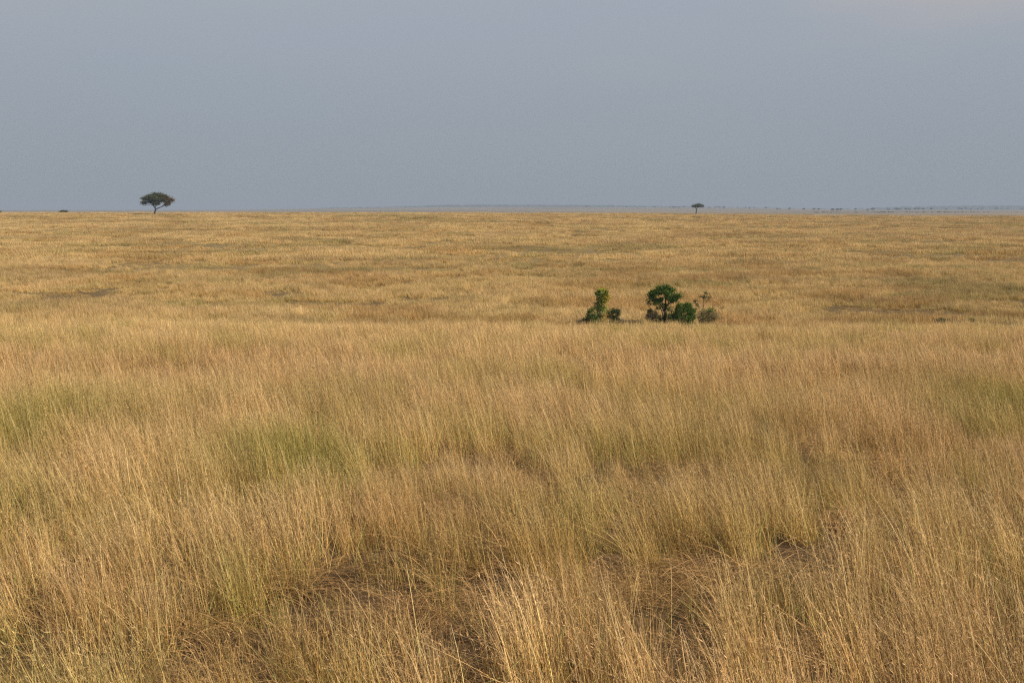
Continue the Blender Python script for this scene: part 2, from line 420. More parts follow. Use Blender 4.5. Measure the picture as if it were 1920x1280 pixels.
def scatter(d0, d1, dens, margin):
    """jittered points in the wedge the photo could see, d0..d1 metres out"""
    out = []; A = 0
    edges = np.geomspace(d0, d1, 24)
    for a, b in zip(edges[:-1], edges[1:]):
        hw = .56*b+margin; n = int((b-a)*2*hw*dens)
        x = rng.uniform(-hw, hw, n); y = rng.uniform(a, b, n); out.append(np.stack([x, y], 1))
    return np.concatenate(out)
PT, PI_, PR, PS, PC = [], [], [], [], []
def sow(kind, d0, d1, dens, margin, hs=1.0, keep=None, yaw=.45):
    p = scatter(d0, d1, dens, margin); x, y = p[:, 0], p[:, 1]; h = hfield(x, y)
    if kind == 'near':                        # odd stems stay upright in the flattened places
        up = (h < .4) & (rng.random(len(x)) < .16); h = np.where(up, rng.uniform(.45, .75, len(x)), h)
    if kind != 'litter':
        m = rng.random(len(x)) < np.clip((h-.08)*3.2, .05 if y.mean() < 40 else .5, 1)
    else:
        mat = (np.abs(x+.5) < 1.3) & (y < 8.6) | (y > 60)
        m = rng.random(len(x)) < np.where(h < .5, np.where(mat, 1.0, .7), .2)
    x, y, h = x[m], y[m], h[m]
    i0, n = IDX[kind]; z = ground_z(x, y)
    PT.append(np.stack([x, y, z-.01], 1)); PI_.append(i0+rng.integers(0, n, len(x)))
    PR.append(np.stack([rng.normal(0, .05, len(x)), rng.normal(0, .05, len(x))-.32*(fbm(x, y, 2.0, 2, 61)-.45), rng.normal(0, yaw, len(x))], 1))
    if kind == 'litter':
        s = rng.uniform(.8, 1.2, len(x)); PS.append(np.stack([s, s, s], 1))
    else:
        s = h*hs*rng.uniform(.86, 1.14, len(x)); q = np.clip(s*1.15, .3, .75+.25*s) if kind == 'near' else .75+.25*s; PS.append(np.stack([q, q, s], 1))
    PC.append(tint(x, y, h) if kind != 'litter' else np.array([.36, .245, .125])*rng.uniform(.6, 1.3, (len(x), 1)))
sow('near', 2.6, 24, 15, 3.0)
sow('litter', 2.6, 20, 7.0, 2.0, yaw=.6)
sow('mid', 24, 66, 8.5, 5)
sow('far', 66, 190, 2.1, 8)
sow('litter', 85, 118, .9, 2, yaw=.6)
sow('vfar', 190, 640, .8, 20)
pts = np.concatenate(PT); idx = np.concatenate(PI_); rot = np.concatenate(PR); scl = np.concatenate(PS); tin = np.concatenate(PC)
print('grass instances', len(pts))
gm = bpy.data.meshes.new('dry_grass'); gm.vertices.add(len(pts)); gm.vertices.foreach_set('co', pts.astype(np.float32).ravel())
def addattr(n, t, d, key):
    a = gm.attributes.new(n, t, 'POINT'); a.data.foreach_set(key, d.ravel())
addattr('pick', 'INT', idx.astype(np.int32), 'value')
addattr('turn', 'FLOAT_VECTOR', rot.astype(np.float32), 'vector')
addattr('size', 'FLOAT_VECTOR', scl.astype(np.float32), 'vector')
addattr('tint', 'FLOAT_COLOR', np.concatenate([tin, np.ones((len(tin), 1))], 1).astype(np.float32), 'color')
gm.materials.append(MG); gm.update()
grass = bpy.data.objects.new('dry_grass', gm); COL.objects.link(grass)
tag(grass, 'waist high golden dry savanna grass leaning left over the whole plain', 'grass', kind='stuff')
ng = bpy.data.node_groups.new('sow_grass', 'GeometryNodeTree')
ng.interface.new_socket('Geometry', in_out='INPUT', socket_type='NodeSocketGeometry')
ng.interface.new_socket('Geometry', in_out='OUTPUT', socket_type='NodeSocketGeometry')
gi = ng.nodes.new('NodeGroupInput'); go = ng.nodes.new('NodeGroupOutput')
iop = ng.nodes.new('GeometryNodeInstanceOnPoints'); ci = ng.nodes.new('GeometryNodeCollectionInfo')
ci.inputs['Collection'].default_value = protos; ci.inputs['Separate Children'].default_value = True; ci.inputs['Reset Children'].default_value = True
def na(name, t):
    n = ng.nodes.new('GeometryNodeInputNamedAttribute'); n.data_type = t; n.inputs['Name'].default_value = name
    return [s for s in n.outputs if s.enabled][0]
ng.links.new(gi.outputs[0], iop.inputs['Points']); ng.links.new(ci.outputs[0], iop.inputs['Instance'])
iop.inputs['Pick Instance'].default_value = True
ng.links.new(na('pick', 'INT'), iop.inputs['Instance Index'])
e2r = ng.nodes.new('FunctionNodeEulerToRotation'); ng.links.new(na('turn', 'FLOAT_VECTOR'), e2r.inputs[0])
ng.links.new(e2r.outputs[0], iop.inputs['Rotation'])
ng.links.new(na('size', 'FLOAT_VECTOR'), iop.inputs['Scale'])
ng.links.new(iop.outputs[0], go.inputs[0])
md = grass.modifiers.new('sow', 'NODES'); md.node_group = ng

# ------------------------------------------------------------------ woody plants
def bark_mat(name, c0, c1):
    m, nt, b = nodes_mat(name, .95)
    n = nt.nodes.new('ShaderNodeTexNoise'); n.inputs['Scale'].default_value = 5; n.inputs['Detail'].default_value = 5
    r = nt.nodes.new('ShaderNodeValToRGB'); nt.links.new(n.outputs['Fac'], r.inputs[0])
    r.color_ramp.elements[0].position = .35; r.color_ramp.elements[0].color = (*c0, 1)
    r.color_ramp.elements[1].position = .7; r.color_ramp.elements[1].color = (*c1, 1)
    nt.links.new(r.outputs[0], b.inputs['Base Color'])
    bp = nt.nodes.new('ShaderNodeBump'); bp.inputs['Distance'].default_value = .03
    nt.links.new(n.outputs['Fac'], bp.inputs['Height']); nt.links.new(bp.outputs[0], b.inputs['Normal'])
    return m
BARK = bark_mat('dark_bark', (.035, .028, .02), (.10, .08, .06))
TWIG = bark_mat('grey_twigs', (.12, .09, .055), (.25, .20, .13))
LEAF_ACACIA = foliage_mat('acacia_leaves', (.060, .068, .022), .25)
LEAF_GREEN = foliage_mat('deep_green_leaves', (.058, .105, .010), .25)
LEAF_DARK = foliage_mat('dark_green_leaves', (.050, .066, .020), .2)
LEAF_YELLOW = foliage_mat('yellow_green_leaves', (.30, .28, .035), .35)
LEAF_GREY = foliage_mat('grey_brown_leaves', (.17, .145, .08), .3)
LEAF_OLIVE = foliage_mat('olive_leaves', (.20, .175, .06), .35)

def tube(path, radii, n=7):
    V, Fc = [], []
    P_ = [Vector(p) for p in path]
    for i, p in enumerate(P_):
        d = (P_[min(i+1, len(P_)-1)]-P_[max(i-1, 0)]).normalized()
        u = d.cross(Vector((0, 1, .13))); u = u.normalized() if u.length > 1e-4 else Vector((1, 0, 0)); v = d.cross(u)
        for k in range(n):
            a = 2*math.pi*k/n; V.append(p+(u*math.cos(a)+v*math.sin(a))*radii[i])
    for i in range(len(P_)-1):
        for k in range(n): Fc.append((i*n+k, i*n+(k+1) % n, (i+1)*n+(k+1) % n, (i+1)*n+k))
    Fc.append(tuple(range(n))[::-1]); Fc.append(tuple((len(P_)-1)*n+k for k in range(n)))
    return V, Fc
def wood(name, limbs, mat, parent, n=7):
    V, Fc = [], []
    for path, r0, r1 in limbs:
        # subdivide and jitter a little so limbs are not ruler straight
        Q = []
        for i in range(len(path)-1):
            a, b = Vector(path[i]), Vector(path[i+1]); ln = (b-a).length
            Q.append(a)
            Q.append((a+b)/2+Vector((random.gauss(0, 1), random.gauss(0, 1), random.gauss(0, .5)))*ln*.05)
        Q.append(Vector(path[-1]))
        rr = [r0+(r1-r0)*i/(len(Q)-1) for i in range(len(Q))]
        v, f = tube(Q, rr, n); o = len(V); V += v; Fc += [tuple(o+i for i in q) for q in f]
    return mesh_obj(name, [tuple(v) for v in V], Fc, mat, parent, smooth=True)
def leaves(name, lobes, n, size, mat, parent, r, hollow=.55, flat=.5, tones=None, gap=.0, aspect=1.0, up=.0):
    """lobes: (x, y, z, rx, ry, rz, weight[, tint]); leaf sprays fill the outer part of each lobe in clumps"""
    w = np.array([l[6] for l in lobes], float); w /= w.sum()
    V, Fc, C = [], [], []; k = 0
    for l, q in zip(lobes, w):
        cnt = int(n*q)
        tnt = np.array(l[7]) if len(l) > 7 else np.ones(3)
        ncl = max(4, cnt//22)
        cd = r.normal(size=(ncl, 3)); cd /= np.linalg.norm(cd, axis=1)[:, None]
        cr = (hollow+(1-hollow)*r.random(ncl)**.5)[:, None]
        cc = cd*cr*np.array([l[3], l[4], l[5]])+np.array(l[:3])
        cs = r.uniform(.75, 1.25, ncl)
        which = r.integers(0, ncl, cnt)
        sp = size*r.uniform(1.2, 2.6, ncl)
        for j in range(cnt):
            ci_ = which[j]
            p = cc[ci_]+r.normal(size=3)*sp[ci_]*np.array([1, 1, .7])
            nrm = r.normal(size=3)*np.array([1, 1, .8])+np.array([0, 0, flat]); nrm /= np.linalg.norm(nrm)
            u = np.cross(nrm, r.normal(size=3)); u /= np.linalg.norm(u)+1e-9; v = np.cross(nrm, u)
            s = size*r.uniform(.55, 1.3)
            a = u*s*aspect; b = v*s/aspect*.55
            V += [p-a, p+b, p+a, p-b]; c = cs[ci_]*r.uniform(.6, 1.4)*tnt*np.array([r.uniform(.85, 1.2), 1, r.uniform(.8, 1.2)])
            C += [c]*4; Fc.append((k, k+1, k+2, k+3)); k += 4
    return mesh_obj(name, np.array(V), np.array(Fc, dtype=np.int32), mat, parent, cols=np.array(C))

def at(px, d):    # world position on the ground, d metres out in the direction of a photo column
    x = (px-960)/F*d
    z = float(ground_z(x, d))
    x = (px-960)/F*(d*math.cos(PITCH)+(CAMZ-z)*math.sin(PITCH))
    return float(x), float(d), float(ground_z(x, d))

# --- the large umbrella acacia on the left skyline
D = 500; S = D/F; bx, by, bz = at(290, D)
def q(px, py, dy=0.0, ox=290, oy=397.5, s=S): return ((px-ox)*s, dy, (oy-py)*s)
ac = empty('umbrella_acacia', (bx, by, bz+.75))
tag(ac, 'large flat topped umbrella acacia with forked trunk alone on the left skyline', 'tree', 'flat topped acacias standing on the skyline')
wood('trunk', [([q(289.6, 404), q(290.6, 394), q(292, 389.5)], .42, .30),
               ([q(291.8, 390), q(290.5, 386), q(287, 382, 1), q(280, 378, 2), q(273, 375, 3)], .26, .07),
               ([q(291.5, 388), q(294, 383.5, -1), q(296, 378, -2), q(298, 370, -3)], .22, .06),
               ([q(291.8, 390), q(297, 387, 0), q(303, 384, 1.5), q(311, 380, 2), q(319, 376, 3)], .27, .07),
               ([q(303, 384, 1.5), q(309, 382, -2), q(318, 380.5, -4)], .13, .04),
               ([q(287, 382, 1), q(281, 380.5, -2), q(272, 378, -4)], .13, .04),
               ([q(290.5, 386), q(288, 378, 0), q(285, 370, 0)], .16, .05),
               ([q(294, 383.5, -1), q(303, 376, -3), q(310, 368, -4)], .14, .04)], BARK, ac, 8)
r = R_(21)
lob = []
def lb(px, py, rpx, rpy, w=1, dy=0, t=(1, 1, 1)):
    p = q(px, py, dy); lob.append((p[0]*.96, p[1], p[2], rpx*S*.92, rpx*S*.85, rpy*S, w, t))
BR = (2.1, 1.25, 1.1)
lb(272, 369.5, 7, 2.2, .8); lb(274, 377, 6, 2.2, .7, -2); lb(281, 374, 7, 3.2, 1, 2); lb(283, 366, 8, 3.6, 1.3); lb(293, 363, 9, 3.4, 1.4, 1)
lb(294, 370, 9, 4.2, 1.5, -3); lb(303, 364.5, 9, 3.8, 1.4, 2); lb(305, 372, 8, 4, 1.2, -2); lb(312, 367, 7, 3.6, 1, 0, (1.5, 1.15, 1)); lb(288, 378, 6, 2.4, .6, 3)
lb(300, 378.5, 5, 2, .4, -3); lb(318, 372, 7, 3.2, .9, 0, BR); lb(322, 373, 4.5, 2.0, .35, 1, BR); lb(316, 380, 5, 1.8, .45, -2, (1.5, 1.1, 1)); lb(311, 378, 5, 2.2, .5, 3)
lb(293, 367, 10, 3.4, 1, 8); lb(296, 368, 10, 3.4, 1, -8)
leaves('crown', lob, 12500, .30, LEAF_ACACIA, ac, r, hollow=.25, flat=1.4)

# --- the second acacia, farther off
D2 = 900; S2 = D2/F; bx, by, bz = at(1305.3, D2)
def q2(px, py, dy=0.0): return q(px, py, dy, 1305.3, 400.4, S2)
ac2 = empty('umbrella_acacia', (bx, by, bz+1.3))
tag(ac2, 'smaller distant umbrella acacia with slim trunk and thin flat dark crown, right of centre', 'tree', 'flat topped acacias standing on the skyline')
wood('trunk', [([q2(1305.3, 406), q2(1305.3, 397), q2(1305.5, 393)], .55, .42),
               ([q2(1305.5, 393), q2(1304.3, 390.5), q2(1302, 387.5, 1)], .30, .12),
               ([q2(1305.5, 393), q2(1306.6, 390), q2(1309, 387.5, -1)], .34, .14),
               ([q2(1306.6, 390), q2(1312, 388, 1), q2(1316, 386.5, 2)], .18, .08)], BARK, ac2, 8)
lob = []
def lb2(px, py, rpx, rpy, w=1, dy=0):
    p = q2(px, py, dy); lob.append((p[0], p[1], p[2], rpx*S2, rpx*S2*.9, rpy*S2, w))
lb2(1301, 386.6, 3.8, 1.1); lb2(1306, 385.2, 4.2, 1.7, 1.3); lb2(1311, 384.6, 4.2, 1.9, 1.4); lb2(1316, 386.3, 3.6, 1.3)
lb2(1309, 386.6, 5, 1.1, 1, 4); lb2(1308, 386.8, 5, 1.1, 1, -4)
leaves('crown', lob, 3800, .36, LEAF_ACACIA, ac2, R_(22), hollow=.2, flat=1.5)

# --- tree tops peeping over the left skyline
for px, top, wpx, lab in ((119.5, 394.6, 17, 'low dark dome of a tree top just above the skyline left of the big acacia'),
                          (-3, 395.6, 10, 'dark tree top cut by the left edge of the frame at the skyline')):
    D3 = 700; s3 = D3/F; bx, by, bz = at(px, D3)
    o3 = empty('bushy_tree', (bx, by, bz)); tag(o3, lab, 'tree', 'tree tops peeping over the skyline')
    topz = CAMZ-t_of_y(top)*D3-bz
    wood('trunk', [([(0, 0, -.3), (.1, 0, topz*.4), (0, 0, topz*.75)], .35, .18), ([(0, 0, topz*.35), (-1.2, .3, topz*.7)], .18, .07),
                   ([(0, 0, topz*.35), (1.3, -.3, topz*.7)], .18, .07)], BARK, o3)
    w_ = wpx*s3*.5
    leaves('crown', [(-w_*.35, 0, topz-1.0, w_*.62, w_*.6, .7, 1), (w_*.25, 0, topz-.75, w_*.62, w_*.6, .7, 1.3), (0, 0, topz-1.5, w_*.9, w_*.8, .8, 1)],
           2600, .26, LEAF_ACACIA, o3, R_(23), hollow=.2, flat=1)

# --- the thicket in the dip
DB = 88; SB = DB/F
def plant(name, px, py_base_shift, label, cat='shrub', dd=0.0):
    d = DB+dd; x, y, z = at(px, d); o = empty(name, (x, y, z)); tag(o, label, cat, 'shrubs and small trees of the thicket in the dip')
    def Q(qx, qy, dy=0.0):        # photo position -> local position, dy metres behind the stem
        zz = CAMZ-t_of_y(qy)*d-z
        return ((qx-px)/F*d, dy, zz)
    return o, Q
def lobes_of(Q, L):
    out = []
    for a in L:
        px, py, rx, ry, w = a[:5]; dy = a[5] if len(a) > 5 else 0; t = a[6] if len(a) > 6 else (1, 1, 1)
        p = Q(px, py, dy); out.append((p[0], p[1], p[2], rx*SB, rx*SB*.85, ry*SB, w, t))
    return out
o, Q = plant('spreading_tree', 1245.5, 0, 'small green tree with bare forked trunk and broad lobed crown above the grass', 'tree')
wood('trunk', [([Q(1245.5, 632), Q(1246, 600), Q(1246.2, 578)], .13, .10),
               ([Q(1243, 630), Q(1241.5, 600, .1), Q(1240, 584, .1), Q(1234, 572, .1), Q(1226, 566, .1)], .05, .02),
               ([Q(1246.2, 590), Q(1242, 578), Q(1237, 568, .2), Q(1228, 558, .3), Q(1222, 552, .3)], .07, .02),
               ([Q(1246.2, 579), Q(1247.5, 566, .1), Q(1246, 552, .1), Q(1243, 543, .1)], .08, .02),
               ([Q(1246.2, 580), Q(1251, 571), Q(1255, 566, -.2), Q(1262, 558, -.3)], .07, .02),
               ([Q(1247, 574), Q(1254, 573, .3), Q(1260, 568, .5)], .04, .015),
               ([Q(1245, 585), Q(1236, 577, -.3), Q(1224, 572, -.4)], .05, .015),
               ([Q(1247.5, 566), Q(1252, 556, .4), Q(1255, 548, .5)], .05, .015),
               ([Q(1242, 578), Q(1240, 566, -.4), Q(1236, 560, -.5)], .04, .015)], BARK, o, 7)
leaves('crown', lobes_of(Q, [(1236, 541, 8, 4.5, 1), (1247, 541, 10, 5.5, 1.5), (1256, 544, 7, 5, 1), (1222, 551, 9, 6, 1.3), (1230, 548, 8, 5, 1, .2),
    (1223, 559, 7, 4.5, .8), (1229, 565, 7, 4.2, .8, -.2), (1237, 562, 7, 4, .7), (1253, 557, 8, 4.5, 1), (1263, 556, 9, 5.5, 1.2), (1270, 555, 5, 3.5, .5),
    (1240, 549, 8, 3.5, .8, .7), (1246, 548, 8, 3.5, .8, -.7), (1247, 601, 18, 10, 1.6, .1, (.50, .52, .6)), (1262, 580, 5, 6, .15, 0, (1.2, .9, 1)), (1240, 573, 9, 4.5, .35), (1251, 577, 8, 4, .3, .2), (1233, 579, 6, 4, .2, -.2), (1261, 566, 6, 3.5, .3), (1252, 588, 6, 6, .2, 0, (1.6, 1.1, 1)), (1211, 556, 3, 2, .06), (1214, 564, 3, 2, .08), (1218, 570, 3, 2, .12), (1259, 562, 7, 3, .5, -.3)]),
    9000, .068, LEAF_GREEN, o, R_(31), hollow=.35, flat=.7)
o, Q = plant('round_bush', 1281, 0, 'dense round dark green bush to the right of the forked trunk', dd=-1.0)
wood('trunk', [([Q(1281+a, 630), Q(1281+a*1.5, 605, b), Q(1281+a*2.5, 585, b*2)], .05, .015) for a, b in ((-3, .1), (0, -.2), (3, .1), (5, -.1), (-5, .2))], BARK, o, 6)
leaves('crown', lobes_of(Q, [(1289, 571, 5, 4, .3), (1272, 572, 5, 4, .25), (1299, 581, 4, 5, .25), (1281, 590, 18, 19, 4), (1276, 578, 10, 9, 1.5), (1288, 577, 9, 8, 1.5), (1295, 590, 8, 10, 1.2), (1266, 592, 9, 8, 1), (1257, 597, 7, 8, .7), (1284, 604, 19, 14, 2.2),
    (1262, 606, 9, 10, .9)]), 12500, .052, LEAF_GREEN, o, R_(32), hollow=.62, flat=.35)
def twiggy(o, Q, cx, cy, rx, ry, n, r, mat=TWIG, base_y=628, bw=.35):
    L_ = []
    for i in range(n):
        a = r.normal()*.5; b = r.normal()*.5
        tx = cx+np.clip(a, -1, 1)*rx; ty = cy-ry*r.uniform(.3, 1.0)*math.sqrt(max(.1, 1-min(1, a*a)))
        dy = float(b*rx*SB*.8)
        L_.append(([Q(cx+a*rx*bw, base_y), Q(cx+a*rx*.7, cy+ry*.4, dy*.6), Q(tx, ty, dy)], .016, .006))
        for _ in range(2):
            L_.append(([Q(cx+a*rx*.7, cy+ry*.4, dy*.6), Q(tx+r.normal()*rx*.25, ty+r.uniform(0, 1)*ry*.5, dy+float(r.normal())*.2)], .010, .004))
    return wood('branches', L_, mat, o, 4)
o, Q = plant('twiggy_shrub', 1223, 0, 'grey brown half bare shrub against the left side of the forked trunk', dd=.4)
twiggy(o, Q, 1223, 592, 15, 14, 26, R_(41))
leaves('foliage', lobes_of(Q, [(1223, 592, 14, 13, 2), (1216, 595, 8, 8, .7), (1233, 598, 8, 10, .8), (1218, 583, 6, 5, .5, 0, (.6, 1.1, .4))]), 3200, .042, LEAF_GREY, o, R_(42), hollow=.3)
o, Q = plant('leafy_sapling', 1316, 0, 'thin open sapling with small leafy tufts rising behind the brown right hand shrub', 'sapling', dd=1.2)
wood('stem', [([Q(1315, 632), Q(1315.5, 600), Q(1317, 575), Q(1318, 560), Q(1319, 551)], .035, .012),
              ([Q(1316, 590), Q(1309, 578, .2), Q(1304, 569, .2), Q(1300, 563, .2)], .02, .008),
              ([Q(1317, 575), Q(1323, 565, -.2), Q(1328, 560, -.2), Q(1330, 553, -.2)], .018, .007),
              ([Q(1318, 560), Q(1314, 556), Q(1312, 554)], .012, .006), ([Q(1318, 560), Q(1322, 553), Q(1324, 549)], .012, .006)], BARK, o, 5)
leaves('foliage', lobes_of(Q, [(1318, 556, 4.5, 3.2, 1), (1323, 550.5, 2.2, 2, .4), (1320, 549, 1.5, 2.5, .3), (1313, 556, 2, 1.5, .25), (1301, 565, 3.6, 2.6, .7), (1305, 571, 4, 2.2, .6), (1308, 575, 2, 1.5, .2),
    (1328, 558, 2.4, 2.6, .4), (1324, 563, 3.5, 1.4, .35), (1330, 554, 1, 2, .15)]), 650, .05, LEAF_DARK, o, R_(43), hollow=.1)
o, Q = plant('brown_shrub', 1327, 0, 'loose olive brown shrub at the right end of the thicket', dd=0)
twiggy(o, Q, 1327, 592, 21, 16, 34, R_(44))
leaves('foliage', lobes_of(Q, [(1325, 590, 17, 14, 2.4), (1338, 592, 12, 11, 1.3), (1314, 595, 7, 12, 1.1, 0, (.40, .55, .5)), (1330, 580, 12, 5, .8, 0, (.6, .95, .5)), (1320, 602, 12, 8, .8, 0, (.7, .8, .8))]),
    4300, .042, LEAF_OLIVE, o, R_(45), hollow=.25)
o, Q = plant('tall_leaning_shrub', 1122, 0, 'tall narrow shrub with yellow green head leaning right, left end of thicket', dd=0)
wood('trunk', [([Q(1119, 632), Q(1120, 604), Q(1121, 580), Q(1125, 562), Q(1128, 550)], .10, .03), ([Q(1124, 630), Q(1126, 600), Q(1126, 580), Q(1131, 560, .2), Q(1135, 548, .2)], .06, .02),
               ([Q(1121, 580), Q(1114, 570), Q(1111, 564)], .03, .01)], TWIG, o, 6)
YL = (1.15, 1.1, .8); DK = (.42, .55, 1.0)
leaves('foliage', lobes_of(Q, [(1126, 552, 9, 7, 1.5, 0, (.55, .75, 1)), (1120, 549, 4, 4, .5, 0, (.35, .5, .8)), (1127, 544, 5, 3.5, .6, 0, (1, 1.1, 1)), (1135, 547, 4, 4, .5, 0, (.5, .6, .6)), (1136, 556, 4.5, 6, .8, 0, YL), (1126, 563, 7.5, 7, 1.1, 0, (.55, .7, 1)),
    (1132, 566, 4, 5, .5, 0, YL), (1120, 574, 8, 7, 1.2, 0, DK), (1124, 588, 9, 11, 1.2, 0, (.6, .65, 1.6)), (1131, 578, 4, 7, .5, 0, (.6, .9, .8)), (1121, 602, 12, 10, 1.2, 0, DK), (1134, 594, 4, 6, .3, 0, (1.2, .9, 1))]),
    6800, .058, LEAF_YELLOW, o, R_(46), hollow=.3)
o, Q = plant('low_green_bush', 1108, 0, 'low bright green bush at the foot of the leaning yellow green shrub', dd=-.7)
wood('stem', [([Q(1108+a, 630), Q(1108+a*2, 600), Q(1108+a*3, 586)], .03, .01) for a in (-2, 0, 2)], BARK, o, 5)
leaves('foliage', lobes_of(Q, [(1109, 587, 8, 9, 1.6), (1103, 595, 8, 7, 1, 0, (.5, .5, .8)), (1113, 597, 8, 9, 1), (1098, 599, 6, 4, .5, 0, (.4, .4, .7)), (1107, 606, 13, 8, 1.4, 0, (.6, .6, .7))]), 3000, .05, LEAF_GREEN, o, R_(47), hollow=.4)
o, Q = plant('dark_round_bush', 1151, 0, 'small rounded dark bush with yellowish left side between the two clumps', dd=.2)
wood('stem', [([Q(1151+a, 630), Q(1151+a*2, 604), Q(1151+a*3, 590)], .03, .01) for a in (-2, 0, 2.5)], BARK, o, 5)
leaves('foliage', lobes_of(Q, [(1152, 589, 10, 8, 1.8), (1148, 583, 6, 5, .6), (1157, 584, 5, 5, .6), (1141, 588, 5, 8, .7, 0, (3.0, 2.0, .8)), (1152, 602, 11, 9, 1.5)]), 3400, .05, LEAF_DARK, o, R_(48), hollow=.45)
for px, w, h, lab, sd_ in ((1168, 7, 9, 'small dead brown sprig right beside the small dark round bush', 51), (1184, 13, 5, 'flat tangle of dead grey twigs midway between the two clumps', 52),
                         (1202, 13, 7, 'tangle of dead grey twigs touching the left of the half bare shrub', 53), (1089, 13, 5, 'thin grey twigs spreading left from the low green bush', 54)):
    o, Q = plant('dead_brush', px, 0, lab, 'brush', dd=.3)
    twiggy(o, Q, px, 602, w, h, 20, R_(sd_), base_y=618, bw=.8)
    leaves('foliage', lobes_of(Q, [(px, 604, w, h*.8, 1)]), 260, .04, LEAF_GREY, o, R_(sd_+20), hollow=.1)
# low plants at the right
DB = 89; SB = DB/F
for px, w, h, cy, lab, mt, sd_ in ((1770, 17, 5.5, 602, 'low dark green creeping shrub beside the bare strip at right', LEAF_DARK, 61), (1822, 6, 5, 601, 'tiny leafy sprig right of the low creeping shrub at right', LEAF_OLIVE, 62),
                                 (1797, 11, 4.5, 605, 'low brown twiggy heap just right of the creeping shrub', LEAF_GREY, 63)):
    o, Q = plant('low_shrub', px, 0, lab); del o['group']; o['group'] = 'low plants beside the bare strip'
    twiggy(o, Q, px, cy+2, w, h, 16, R_(sd_), base_y=620, bw=.8)
    leaves('foliage', lobes_of(Q, [(px, cy, w, h, 1), (px-w*.3, cy-1, w*.5, h*.8, .5)]), 1300 if w > 12 else 500, .05, mt, o, R_(sd_+5), hollow=.2)

for px, w, lab, sd_ in ((1846, 26, 'dark straggly line of dead twigs along the bare strip, inner part', 171), (1898, 30, 'dark straggly line of dead twigs reaching the right edge of the frame', 172)):
    o, Q = plant('dead_brush', px, 0, lab, 'brush'); o['group'] = 'low plants beside the bare strip'
    twiggy(o, Q, px, 609, w, 5, 40, R_(sd_), base_y=618, bw=.9)
    leaves('foliage', lobes_of(Q, [(px, 607, w, 3.5, 1)]), 700, .045, LEAF_GREY, o, R_(sd_+20), hollow=.1)

# ------------------------------------------------------------------ far plain: scattered trees
def far_tree_mesh(seed):
    r = R_(seed)
    h = 7.0
    V, Fc = tube([(0, 0, -.5), (.2, 0, 2.2), (0, 0, 4.6)], [.45, .33, .22], 6)
    return V, Fc
def make_far_tree(seed):
    r = R_(seed); t = empty('plains_tree', (0, 0, 0))
    wood('trunk', [([(0, 0, -.8), (.2, 0, 2), (.1, 0, 3.6)], .45, .3), ([(.1, 0, 2.6), (-2, .3, 5)], .2, .08), ([(.1, 0, 2.6), (2.2, -.3, 5)], .2, .08)], BARK, t, 5)
    k = r.uniform(-1, 1)
    leaves('crown', [(-2.2, 0, 5.3+k*.2, 2.6, 2.4, .9, 1), (0.3, .4, 6.0, 3.2, 2.8, 1.1, 1.4), (2.6, -.3, 5.4-k*.2, 2.4, 2.2, .9, 1)], 900, .45, LEAF_ACACIA, t, r, hollow=.1, flat=1)
    return t
def dup(root, loc, rz, s):
    c = root.copy(); COL.objects.link(c); c.location = loc; c.rotation_euler = (0, 0, rz); c.scale = (s, s, s)
    for ch in list(root.children):
        k = ch.copy(); COL.objects.link(k); k.parent = c
    return c
protot = [make_far_tree(70+i) for i in range(3)]
used = [False]*3
def far_tree(px, d, s, label, group):
    i = random.randrange(3); x, y, z = at(px, d)
    if not used[i]:
        used[i] = True; t = protot[i]; t.location = (x, y, z); t.rotation_euler = (0, 0, random.uniform(-.5, .5)); t.scale = (s, s, s)
    else: t = dup(protot[i], (x, y, z), random.uniform(-.5, .5), s)
    tag(t, label, 'tree', group)
def run_trees(cols, d0, d1, s0, s1, label, group):
    for px in cols: far_tree(px, random.uniform(d0, d1), random.uniform(s0, s1), label, group)
GT = 'small hazy trees scattered on the far plain'
run_trees([1457, 1462, 1480], 3300, 3700, .9, 1.3, 'small hazy flat tree on the far plain left of the herd', GT)
run_trees([1507, 1526, 1535], 3000, 3400, .9, 1.2, 'small hazy flat tree above the left end of the herd', GT)
run_trees([1561, 1576, 1570], 2400, 3000, .9, 1.2, 'small hazy tree above the left part of the herd', GT)
far_tree(1604, 3100, 1.1, 'single flat hazy tree straight above two dark animals in the gap of the herd', GT)
far_tree(1627, 2900, .9, 'low flat hazy tree just left of the darker peaked tree', GT)
far_tree(1636, 2800, 1.3, 'darker peaked hazy tree left of the middle of the herd', GT)
run_trees([1666, 1679, 1683, 1688, 1699, 1705], 3100, 3900, .9, 1.4, 'hazy tree in the loose row above the middle of the herd', GT)
run_trees([1716, 1722, 1731, 1746, 1774], 3100, 3900, 1.0, 1.5, 'hazy tree in the row below the left end of the blue ridge', GT)
run_trees([1798, 1803, 1811, 1820, 1833, 1841, 1868, 1878, 1889, 1916], 4200, 5200, 1.1, 1.9, 'faint hazy tree in the row at the foot of the blue ridge, right', GT)
run_trees([1256, 1263, 1268, 1273, 1282], 4300, 5000, 1.0, 1.5, 'faint hazy tree on the pale slope left of the distant acacia', GT)
run_trees([1330, 1341, 1346, 1350, 1357, 1383, 1398, 1405, 1414, 1436], 4300, 5200, 1.0, 1.6, 'faint hazy tree on the pale slope right of the distant acacia', GT)
run_trees([1100, 1150, 1175, 1195, 1228], 4600, 5400, 1.0, 1.4, 'faint hazy tree on the pale slope under the middle ridge', GT)

